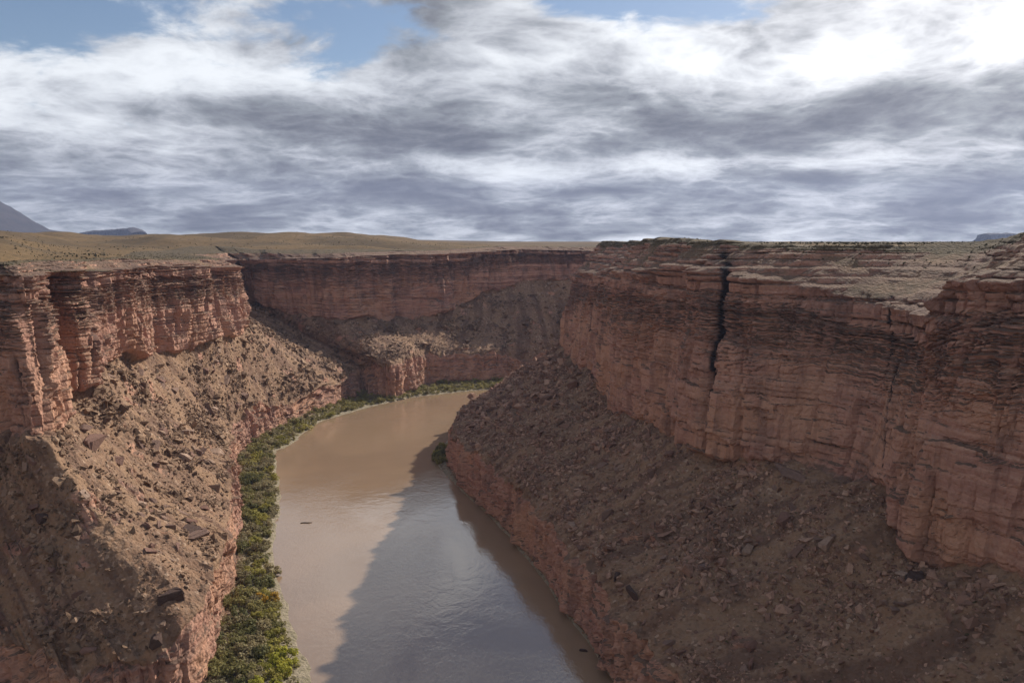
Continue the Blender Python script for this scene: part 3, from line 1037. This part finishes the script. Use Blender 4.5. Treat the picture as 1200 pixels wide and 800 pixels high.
for Wd, n, mat, sd in ((LW, 18000, M_RUB_L, 71), (RW, 24000, M_RUB_R, 72)):
    pts, nrm, vv = slope_points(Wd, n, rs, 3.02, 3.97, clump(22.0, -0.05, 0.40, sd), 1180, 0.8)
    d = np.hypot(pts[:, 0], pts[:, 1])
    size = powsize(n, rs, 0.5, 3.6, 2.15) * np.clip(d / 330, 0.75, 2.2)
    o = joined_rocks('rubble', pts, size, rs, mat, SHAPES)
    tag(o, 'loose broken rock covering the slope below the cliff', kind='stuff')

for Wd, n, mat, sd in ((LW, 3000, M_RUB_L, 171), (RW, 2600, M_RUB_R, 172)):
    pts, nrm, vv = slope_points(Wd, n, rs, 3.03, 3.95, lambda a, q=clump(34.0, 0.02, 0.38, sd): np.maximum(q(a) - 0.12, 0.004), 760, 0.8)
    o = joined_rocks('slab_debris', pts, powsize(n, rs, 1.2, 4.2, 2.3), rs, mat, [SHAPES[2], SHAPES[3], SHAPES[5], SHAPES[0]], 0.45, 0.1, 0.55)
    tag(o, 'broken slabs and blocks heaped in fans on the rubble slope', kind='stuff')

# stones fallen to the bank and along the foot of the low cliff
pts, nrm, vv = slope_points(LW, 900, rs, 1.7, 2.03, None)
o = joined_rocks('bank_stones', pts, powsize(900, rs, 0.4, 2.0), rs, M_RUB_L, SHAPES)
tag(o, 'small fallen stones along the foot of the low river cliff', kind='stuff')
pts, nrm, vv = slope_points(RW, 700, rs, 1.0, 2.02, None, 560)
o = joined_rocks('bank_stones', pts, powsize(700, rs, 0.4, 1.6), rs, M_RUB_R, SHAPES)
tag(o, 'small wet stones along the foot of the shaded bank', kind='stuff')

# ---- boulders, each its own object
M_B = {
    'dark brown': mat_rock('boulder_dark', (0.067, 0.041, 0.034), (0.083, 0.052, 0.042), (0.110, 0.067, 0.054)),
    'rusty red': mat_rock('boulder_red', (0.177, 0.094, 0.069), (0.212, 0.118, 0.088), (0.247, 0.146, 0.112)),
    'pale tan': mat_rock('boulder_tan', (0.265, 0.174, 0.120), (0.320, 0.212, 0.153), (0.398, 0.274, 0.204)),
    'grey brown': mat_rock('boulder_grey', (0.187, 0.117, 0.091), (0.230, 0.144, 0.109), (0.272, 0.176, 0.131)),
}


def boulder_mesh(seed, flat, mat, sub=True):
    """an angular block: hull with knocked edges and broken faces"""
    rsb = np.random.RandomState(seed)
    bm = bmesh.new()
    for _ in range(11):
        d = rsb.normal(size=3)
        d /= np.linalg.norm(d)
        d = np.sign(d) * np.abs(d) ** 0.42
        bm.verts.new(Vector(d * (1, 0.8, flat) * rsb.uniform(0.8, 1.0)) * 0.6)
    bmesh.ops.convex_hull(bm, input=bm.verts)
    bmesh.ops.delete(bm, geom=[v for v in bm.verts if not v.link_faces], context='VERTS')
    bmesh.ops.bevel(bm, geom=bm.edges[:], offset=0.018, segments=1, affect='EDGES')
    bmesh.ops.triangulate(bm, faces=bm.faces)
    for v in bm.verts:
        v.co += Vector(rsb.normal(0, 0.018, 3))
    me = bpy.data.meshes.new('boulder')
    bm.to_mesh(me)
    bm.free()
    me.polygons.foreach_set('use_smooth', np.zeros(len(me.polygons), bool))
    me.materials.append(M_B[mat])
    return me


BM = {}
for mi, mat in enumerate(M_B):
    for shp, fl in (('block', 0.75), ('slab', 0.30)):
        BM[(mat, shp)] = [boulder_mesh(200 + mi * 20 + q + (7 if shp == 'slab' else 0), fl, mat) for q in range(4)]


def put_boulder(mat, shp, pos, size, nrm, label, group=None, seed=0, yaw=None):
    rsb = np.random.RandomState(seed)
    o = bpy.data.objects.new('boulder', BM[(mat, shp)][rsb.randint(4)])
    COL.objects.link(o)
    up = Vector(nrm).lerp(Vector((0, 0, 1)), 0.15 if shp == 'slab' else 0.6).normalized()
    q = up.to_track_quat('Z', 'Y').to_matrix() @ Matrix.Rotation(rsb.uniform(0, 6.28) if yaw is None else yaw, 3, 'Z')
    o.matrix_world = Matrix.Translation(Vector(pos) + up * size * (0.08 if shp == 'block' else 0.05)) @ q.to_4x4() @ Matrix.Diagonal((size * rsb.uniform(0.9, 1.25), size * rsb.uniform(0.85, 1.1), size * rsb.uniform(0.85, 1.1), 1))
    tag(o, label, 'boulder', group)
    return o


ZN = ((3.66, 3.99, 'under the cliff'), (3.30, 3.66, 'midway'), (3.03, 3.30, 'near the lip'))


def reach_of(Wd, d):
    bands = ((255, 'on the near spur'), (300, 'below the buttress'), (370, 'behind the spur'), (460, 'above the bend'), (9999, 'far along')) if Wd is LW else \
            ((235, 'closest to the bridge'), (290, 'below the gully'), (350, 'below the black chimney'), (430, 'past the chimney'), (9999, 'on the far point'))
    return [t for m, t in bands if d < m][0]


cnt = 0
for Wd, n, where, mats in ((LW, 120, 'on sunny rubble', ('grey brown', 'grey brown', 'pale tan', 'rusty red')),
                           (RW, 110, 'on shaded rubble', ('grey brown', 'grey brown', 'rusty red', 'pale tan'))):
    pts, nrm, vv = slope_points(Wd, n, rs, 3.04, 3.97, clump(30.0, -0.05, 0.4, 90 + n), 620, 1.4)
    for p, nn, v_ in zip(pts, nrm, vv):
        d = math.hypot(p[0], p[1])
        size = float(powsize(1, rs, 2.6, 6.0, 3.0)[0]) * min(1.35, max(0.85, d / 330))
        mat = mats[rs.randint(4)]
        shp = 'slab' if rs.rand() < (0.5 if Wd is LW else 0.3) else 'block'
        zn = [z for a, b, z in ZN if a <= v_ < b + 0.001]
        zn = zn[0] if zn else ZN[2][2]
        reach = reach_of(Wd, d)
        big_w = 'large' if size > 4.2 else ('medium' if size > 3.1 else 'small')
        put_boulder(mat, shp, p, size, nn, f"{big_w} {mat} {'block' if shp == 'block' else 'slab'} {where} {zn}, {reach}",
                    'boulders lying on the sunlit slope' if Wd is LW else 'boulders lying on the shaded slope', cnt)
        cnt += 1

# ------------------------------------------------------------------ riverside shrubs
M_LEAF = {
    'olive green': mat_leaf('leaf_olive', (0.162, 0.152, 0.061), (0.374, 0.314, 0.113)),
    'grey green': mat_leaf('leaf_grey_green', (0.190, 0.163, 0.090), (0.404, 0.331, 0.178)),
    'dark green': mat_leaf('leaf_dark', (0.097, 0.100, 0.044), (0.222, 0.205, 0.076)),
    'yellow green': mat_leaf('leaf_yellow_green', (0.222, 0.206, 0.047), (0.466, 0.392, 0.096)),
    'bright green': mat_leaf('leaf_bright', (0.260, 0.267, 0.036), (0.566, 0.503, 0.084)),
    'golden': mat_leaf('leaf_golden', (0.309, 0.212, 0.033), (0.583, 0.341, 0.053)),
}
M_TWIG = mat_plain('twig_bark', (0.16, 0.12, 0.09), 0.9, 3.0)


def shrub_verts(rs, nleaf, leaf, lobes=7):
    """leafy clumps gathered on several lobes of unequal size"""
    cs = [(rs.uniform(-0.8, 0.8), rs.uniform(-0.8, 0.8), rs.uniform(0.15, 0.95), rs.uniform(0.22, 0.5)) for _ in range(lobes)]
    V, F = [], []
    for _ in range(nleaf):
        cx, cy, cz, r = cs[rs.randint(lobes)]
        d = rs.normal(size=3)
        d /= np.linalg.norm(d)
        p = np.array([cx, cy, cz]) + d * r * rs.uniform(0.55, 1.05) * (1, 1, 0.85)
        if p[2] < 0.02:
            p[2] = rs.uniform(0.02, 0.3)
        nn = d + rs.normal(0, 0.55, 3) + (0, 0, 0.3)
        nn /= np.linalg.norm(nn)
        t = np.cross(nn, rs.normal(size=3))
        t /= np.linalg.norm(t)
        b = np.cross(nn, t)
        s = leaf * rs.uniform(0.6, 1.4)
        i = len(V)
        V += [p - t * s, p + b * s * 0.6 + nn * s * 0.15, p + t * s, p - b * s * 0.6 + nn * s * 0.15]
        F.append((i, i + 1, i + 2, i + 3))
    return np.array(V), np.array(F), cs


def shrub_stems(cs):
    bm = bmesh.new()
    for (cx, cy, cz, r) in cs:
        a = Vector((cx * 0.15, cy * 0.15, -0.1))
        b = Vector((cx, cy, cz + r * 0.3))
        ax = (b - a).normalized()
        q = ax.to_track_quat('Z', 'Y').to_matrix()
        ring0 = [bm.verts.new(a + q @ Vector((math.cos(k * 1.571) * 0.045, math.sin(k * 1.571) * 0.045, 0))) for k in range(4)]
        ring1 = [bm.verts.new(b + q @ Vector((math.cos(k * 1.571) * 0.012, math.sin(k * 1.571) * 0.012, 0))) for k in range(4)]
        for k in range(4):
            bm.faces.new((ring0[k], ring0[(k + 1) % 4], ring1[(k + 1) % 4], ring1[k]))
    me = bpy.data.meshes.new('stem')
    bm.to_mesh(me)
    bm.free()
    me.materials.append(M_TWIG)
    return me


SHRUB = {}
rsS = np.random.RandomState(77)
for colr_name, mt in M_LEAF.items():
    for q in range(3):
        V_, F_, cs_ = shrub_verts(rsS, 760, 0.115, rsS.randint(9, 15))
        me_ = mesh_from('foliage', V_, F_)
        me_.materials.append(mt)
        SHRUB[(colr_name, q)] = (me_, shrub_stems(cs_))

# candidate ground: the left bank strip and the near toe of the right bank
rs = np.random.RandomState(31)
cand, _, cv = slope_points(LW, 9000, rs, 1.08, 2.02, None, 900, 0.6)
fx = np.clip(cv - 1, 0, 1.1)
placed = []
PA = np.zeros((4000, 3))
for p, f_ in zip(cand, fx):
    if p[1] < 233:
        continue
    d = math.hypot(p[0], p[1])
    r = float(np.clip(rs.gamma(6, 0.40), 1.2, 4.0))
    if d > 640:
        r *= 0.9
    if f_ < (0.17 if d < 330 else (0.09 if d < 450 else 0.05)):
        r = min(r, 1.2)
        if rs.rand() < 0.75:
            continue
    bare = noise3(np.array([[p[0] / 16, p[1] / 16, 0.3]]), 5)[0]
    if f_ > 0.75 and bare > 0.12:
        continue
    q_ = PA[:len(placed)]
    if np.all((p[0] - q_[:, 0]) ** 2 + (p[1] - q_[:, 1]) ** 2 > ((r + q_[:, 2]) * 0.54) ** 2):
        PA[len(placed)] = (p[0], p[1], r)
        placed.append((p[0], p[1], p[2], r, f_, d))
# a little thicket at the toe of the shaded point
for dx, dy, r in ((-5.5, -8, 2.4), (-6, -2, 3.2), (-3, 2, 3.0), (-6.5, 5, 3.4), (-4, 9, 3.6), (-7, 13, 3.0), (-4.5, 18, 3.2), (-7.5, 22, 2.6), (-5, 28, 2.8), (-2, -6, 2.2)):
    placed.append((-41.5 + dx, 506 + dy, 0.2, r * 1.25, -1, 420))


def shrub_colour(x, y, f_, d):
    n = noise3(np.array([[x / 14, y / 14, 0.7]]), 9)[0] + rs.normal(0, 0.16)
    if f_ < 0:
        return ('yellow green', 'dark green', 'olive green')[rs.randint(3)]
    if d < 284 and f_ < 0.5:
        return 'bright green' if n > -0.12 else 'yellow green'
    if d < 330:
        return 'olive green' if n > 0.12 else ('yellow green' if n > -0.02 and f_ < 0.5 else ('grey green' if n > -0.25 else 'dark green'))
    if d < 560:
        return 'yellow green' if n > 0.26 and f_ < 0.6 else ('grey green' if n > -0.08 else ('olive green' if n > -0.3 else 'dark green'))
    return 'olive green' if n > 0.05 else ('grey green' if n > -0.3 else 'yellow green')


placed.sort(key=lambda q: -q[3] / q[5])
rest_V, rest_F, nb = [], [], 0


def PLACE(f_, y):
    if f_ < 0:
        return 'in the thicket at the toe of the shaded point'
    a = 'at the water' if f_ < 0.33 else ('in mid bank' if f_ < 0.7 else 'under the river cliff')
    b = [t for m, t in ((250, 'closest to the bridge'), (268, 'before the near spur'), (286, 'beside the near spur'), (312, 'around the golden shrub'), (350, 'just past the golden shrub'),
                        (400, 'where the bank narrows'), (450, 'half way to the bend'), (500, 'nearing the bend'), (545, 'in the bend'), (610, 'past the bend'), (690, 'toward the far wall'), (9999, 'under the far wall')) if y < m][0]
    return a + ' ' + b


gold_done = 0
for i, (x, y, z, r, f_, d) in enumerate(placed):
    colr_name = shrub_colour(x, y, f_, d)
    gold = gold_done < 2 and f_ > -1 and math.hypot(x + 94, y - 297) < 5.0
    if gold:
        colr_name = 'golden'
        gold_done += 1
        r = max(r, 2.8)
    if i < 300:
        fm, sm = SHRUB[(colr_name, rs.randint(3))]
        where = PLACE(f_, y)
        size_w = 'large' if r > 2.6 else ('small' if r < 1.6 else 'rounded')
        lab = f"{size_w} {colr_name} shrub {where}"
        grp = 'shrubs along the river bank'
        if gold:
            lab, grp = ('golden autumn shrub at the water edge', grp) if gold_done == 1 else ('second golden shrub beside the larger golden one at the water edge', grp)
        scl = (r * rs.uniform(0.9, 1.15), r * rs.uniform(0.9, 1.15), r * rs.uniform(0.85, 1.2))
        if i < 110:
            root = bpy.data.objects.new('riverside_shrub', None)
            COL.objects.link(root)
            fo = bpy.data.objects.new('foliage', fm)
            so = bpy.data.objects.new('stem', sm)
            for ch in (fo, so):
                COL.objects.link(ch)
                ch.parent = root
        else:
            root = bpy.data.objects.new('riverside_shrub', fm)
            COL.objects.link(root)
        root.location = (x, y, z - 0.1)
        root.rotation_euler = (0, 0, rs.uniform(0, 6.28))
        root.scale = scl
        tag(root, lab, 'shrub', grp)
    else:
        V_, F_, _c = shrub_verts(rs, 130, 0.2, 6)
        rest_V.append(V_ * r + (x, y, z - 0.1))
        rest_F.append(F_ + nb)
        nb += len(V_)
if rest_V:
    o = link('shrubbery', mesh_from('shrubbery', np.concatenate(rest_V), np.concatenate(rest_F)), M_LEAF['olive green'])
    tag(o, 'low olive and grey green brush filling the river bank between the larger shrubs', kind='stuff')
# low growth between the shrubs
tv, tf, nt = [], [], 0
gp, _, gv = slope_points(LW, 3600, rs, 1.14, 1.95, None, 620, 0.8)
base_tufts = [shrub_verts(rs, 22, 0.26, 4)[:2] for _ in range(8)]
for p in gp:
    if p[1] < 233:
        continue
    V_, F_ = base_tufts[rs.randint(8)]
    a_ = rs.uniform(0, 6.28)
    rot = np.array([[math.cos(a_), -math.sin(a_), 0], [math.sin(a_), math.cos(a_), 0], [0, 0, 0.75]])
    tv.append(V_ @ rot.T * rs.uniform(0.7, 1.5) + p)
    tf.append(F_ + nt)
    nt += len(V_)
o = link('ground_cover', mesh_from('ground_cover', np.concatenate(tv), np.concatenate(tf)), M_LEAF['grey green'])
tag(o, 'low grass and seedling brush carpeting the river bank', kind='stuff')

# ------------------------------------------------------------------ desert scrub on the open ground
rs = np.random.RandomState(44)
n = 13000
a_ = np.radians(rs.uniform(-36, 36, n * 3))
r_ = 150 * (1400 / 150) ** rs.rand(n * 3)
X_, Y_ = np.sin(a_) * r_, np.cos(a_) * r_
ok = signed_out(X_, Y_) > 45
pk = clump(60.0, -0.2, 0.4, 47)(np.stack([X_, Y_, 0 * X_], -1))
ok &= rs.rand(n * 3) < pk
X_, Y_ = X_[ok][:n], Y_[ok][:n]
pts = np.stack([X_, Y_, plateau_h(X_, Y_)], -1)
p2, _, _ = slope_points(RW, 1800, rs, 5.55, 6.7, clump(20.0, -0.2, 0.4, 48))
p3, _, _ = slope_points(LW, 2200, rs, 5.7, 6.7, None)
p4, _, _ = slope_points(LW, 900, rs, 3.05, 3.95, None)
p5, _, _ = slope_points(RW, 700, rs, 3.05, 3.95, None)
n_open = len(pts)
pts = np.concatenate([pts, p2, p3, p4, p5])
M_SCRUB = mat_leaf('scrub_leaf', (0.085, 0.072, 0.040), (0.165, 0.138, 0.078))
o = joined_rocks('desert_scrub', pts, np.where(np.arange(len(pts)) < n_open, rs.uniform(0.6, 1.6, len(pts)), rs.uniform(0.35, 1.0, len(pts))), rs, M_SCRUB, [rock_shape(rs, 0.8, 6) for _ in range(4)], 0.3, 0.15, 0.3)
tag(o, 'scattered low grey green scrub dotting the open ground and slopes', kind='stuff')

# ------------------------------------------------------------------ rocks one would point at, and what the river carries
def ground_near(Wd, x, y, v0=3.02, v1=4.0):
    P, v = Wd['P'], Wd['v']
    r0 = np.where((v[:, 0] >= v0) & (v[:, 0] <= v1))[0]
    Q = P[r0]
    k = np.argmin((Q[..., 0] - x) ** 2 + (Q[..., 1] - y) ** 2)
    i, j = np.unravel_index(k, Q.shape[:2])
    return Q[i, j]


for Wd, x, y, mat, shp, size, yaw, lab in (
        (LW, -106, 238, 'dark brown', 'block', 6.4, 0.4, 'big dark brown boulder alone on the tan gravel of the near spur'),
        (LW, -104.5, 223, 'dark brown', 'block', 4.6, 1.2, 'black boulder at the edge of the near spur below the big dark one'),
        (LW, -156, 259, 'dark brown', 'block', 4.6, 0.0, 'dark boulder at the foot of the near corner buttress'),
        (LW, -160, 300, 'rusty red', 'block', 8.5, 0.5, 'largest red fallen block beside the corner buttress'),
        (LW, -166, 306, 'grey brown', 'block', 6.0, 2.0, 'grey brown block leaning behind the largest red fallen block'),
        (LW, -155, 308, 'rusty red', 'block', 5.0, 2.6, 'red block just downslope of the largest red fallen block'),
        (LW, -114, 279, 'grey brown', 'slab', 9.0, 0.6, 'broad grey slab on the lip above the river bushes'),
        (LW, -118, 284, 'dark brown', 'slab', 7.0, 2.2, 'dark slab overlapping the broad grey slab on the lip'),
        (LW, -159, 418, 'pale tan', 'slab', 8.5, 0.9, 'long pale slab lying on the slope above the bend'),
        (RW, 108, 207, 'dark brown', 'block', 5.6, 0.3, 'dark block under the big shaded buttress'),
        (RW, 95, 266, 'grey brown', 'slab', 11.0, 0.8, 'long tilted slab propped at the foot of the shaded cliff'),
        (RW, 40, 253, 'dark brown', 'block', 4.6, 1.7, 'dark boulder on the lip above the shaded river bank'),
        (RW, 36, 262, 'dark brown', 'block', 3.6, 0.7, 'smaller dark boulder just behind the one on the shaded lip')):
    put_boulder(mat, shp, ground_near(Wd, x, y), size, (0.2, -0.2, 1), lab, None, int(abs(x) * 10), yaw)

# alike neighbours are told apart by their order from the bridge
ORD = ('nearest', 'second nearest', 'third nearest', 'fourth nearest', 'fifth nearest', 'sixth nearest', 'seventh nearest', 'eighth nearest', 'ninth nearest', 'tenth nearest')
by_label = {}
for o in list(scene.objects):
    if o.parent is None and o.get('group') and o.get('label'):
        by_label.setdefault(o['label'], []).append(o)
bpy.context.view_layer.update()
for lab, obs in by_label.items():
    if 1 < len(obs) <= len(ORD):
        obs.sort(key=lambda q: q.matrix_world.translation.length)
        for k_, o in enumerate(obs):
            o['label'] = (ORD[k_] if not (len(obs) > 1 and k_ == len(obs) - 1) else 'farthest') + ' ' + lab

# a drifting branch
bm = bmesh.new()


def limb(bm, pts, r0, r1, sides=6):
    rings = []
    for i, p in enumerate(pts):
        t = i / (len(pts) - 1)
        dirv = (Vector(pts[min(i + 1, len(pts) - 1)]) - Vector(pts[max(i - 1, 0)])).normalized()
        q = dirv.to_track_quat('Z', 'Y').to_matrix()
        r = r0 + (r1 - r0) * t
        rings.append([bm.verts.new(Vector(p) + q @ Vector((math.cos(a * 2 * math.pi / sides) * r, math.sin(a * 2 * math.pi / sides) * r, 0))) for a in range(sides)])
    for a, b in zip(rings[:-1], rings[1:]):
        for k in range(sides):
            bm.faces.new((a[k], a[(k + 1) % sides], b[(k + 1) % sides], b[k]))
    bm.faces.new(rings[0][::-1])
    bm.faces.new(rings[-1])


limb(bm, [(-3.0, -0.3, 0.05), (-1.2, 0.1, 0.22), (0.8, 0.0, 0.2), (2.6, 0.5, 0.08)], 0.34, 0.14)
limb(bm, [(0.4, 0.0, 0.2), (1.4, -0.5, 0.5), (2.1, -0.9, 0.7)], 0.14, 0.05, 5)
me = bpy.data.meshes.new('driftwood')
bm.to_mesh(me)
bm.free()
o = link('driftwood', me, mat_plain('wet_wood', (0.09, 0.065, 0.045), 0.7, 2.0))
o.location = (-103, 389, 0)
tag(o, 'dark piece of driftwood floating on the brown river', 'driftwood')
o = put_boulder('dark brown', 'block', (24.5, 262, -0.5), 2.8, (0, 0, 1), 'dark wet rock breaking the water beside the shaded bank', None, 3, 0.4)


# ------------------------------------------------------------------ the air
hz = bpy.data.materials.new('haze')
hz.use_nodes = True
hg = NG(hz.node_tree)
ho = hg.node('ShaderNodeOutputMaterial')
hv = hg.node('ShaderNodeVolumePrincipled')
hv.inputs['Color'].default_value = (0.55, 0.66, 1.0, 1)
hv.inputs['Density'].default_value = 0.00004
hv.inputs['Anisotropy'].default_value = 0.2
hg.link(hv.outputs[0], ho.inputs['Volume'])
bm = bmesh.new()
bmesh.ops.create_cube(bm, size=1.0)
bm.transform(Matrix.Translation((0, 0, 357)) @ Matrix.Diagonal((17000, 17000, 724, 1)))
hme = bpy.data.meshes.new('haze')
bm.to_mesh(hme)
bm.free()
tag(link('haze', hme, hz), kind='stuff')
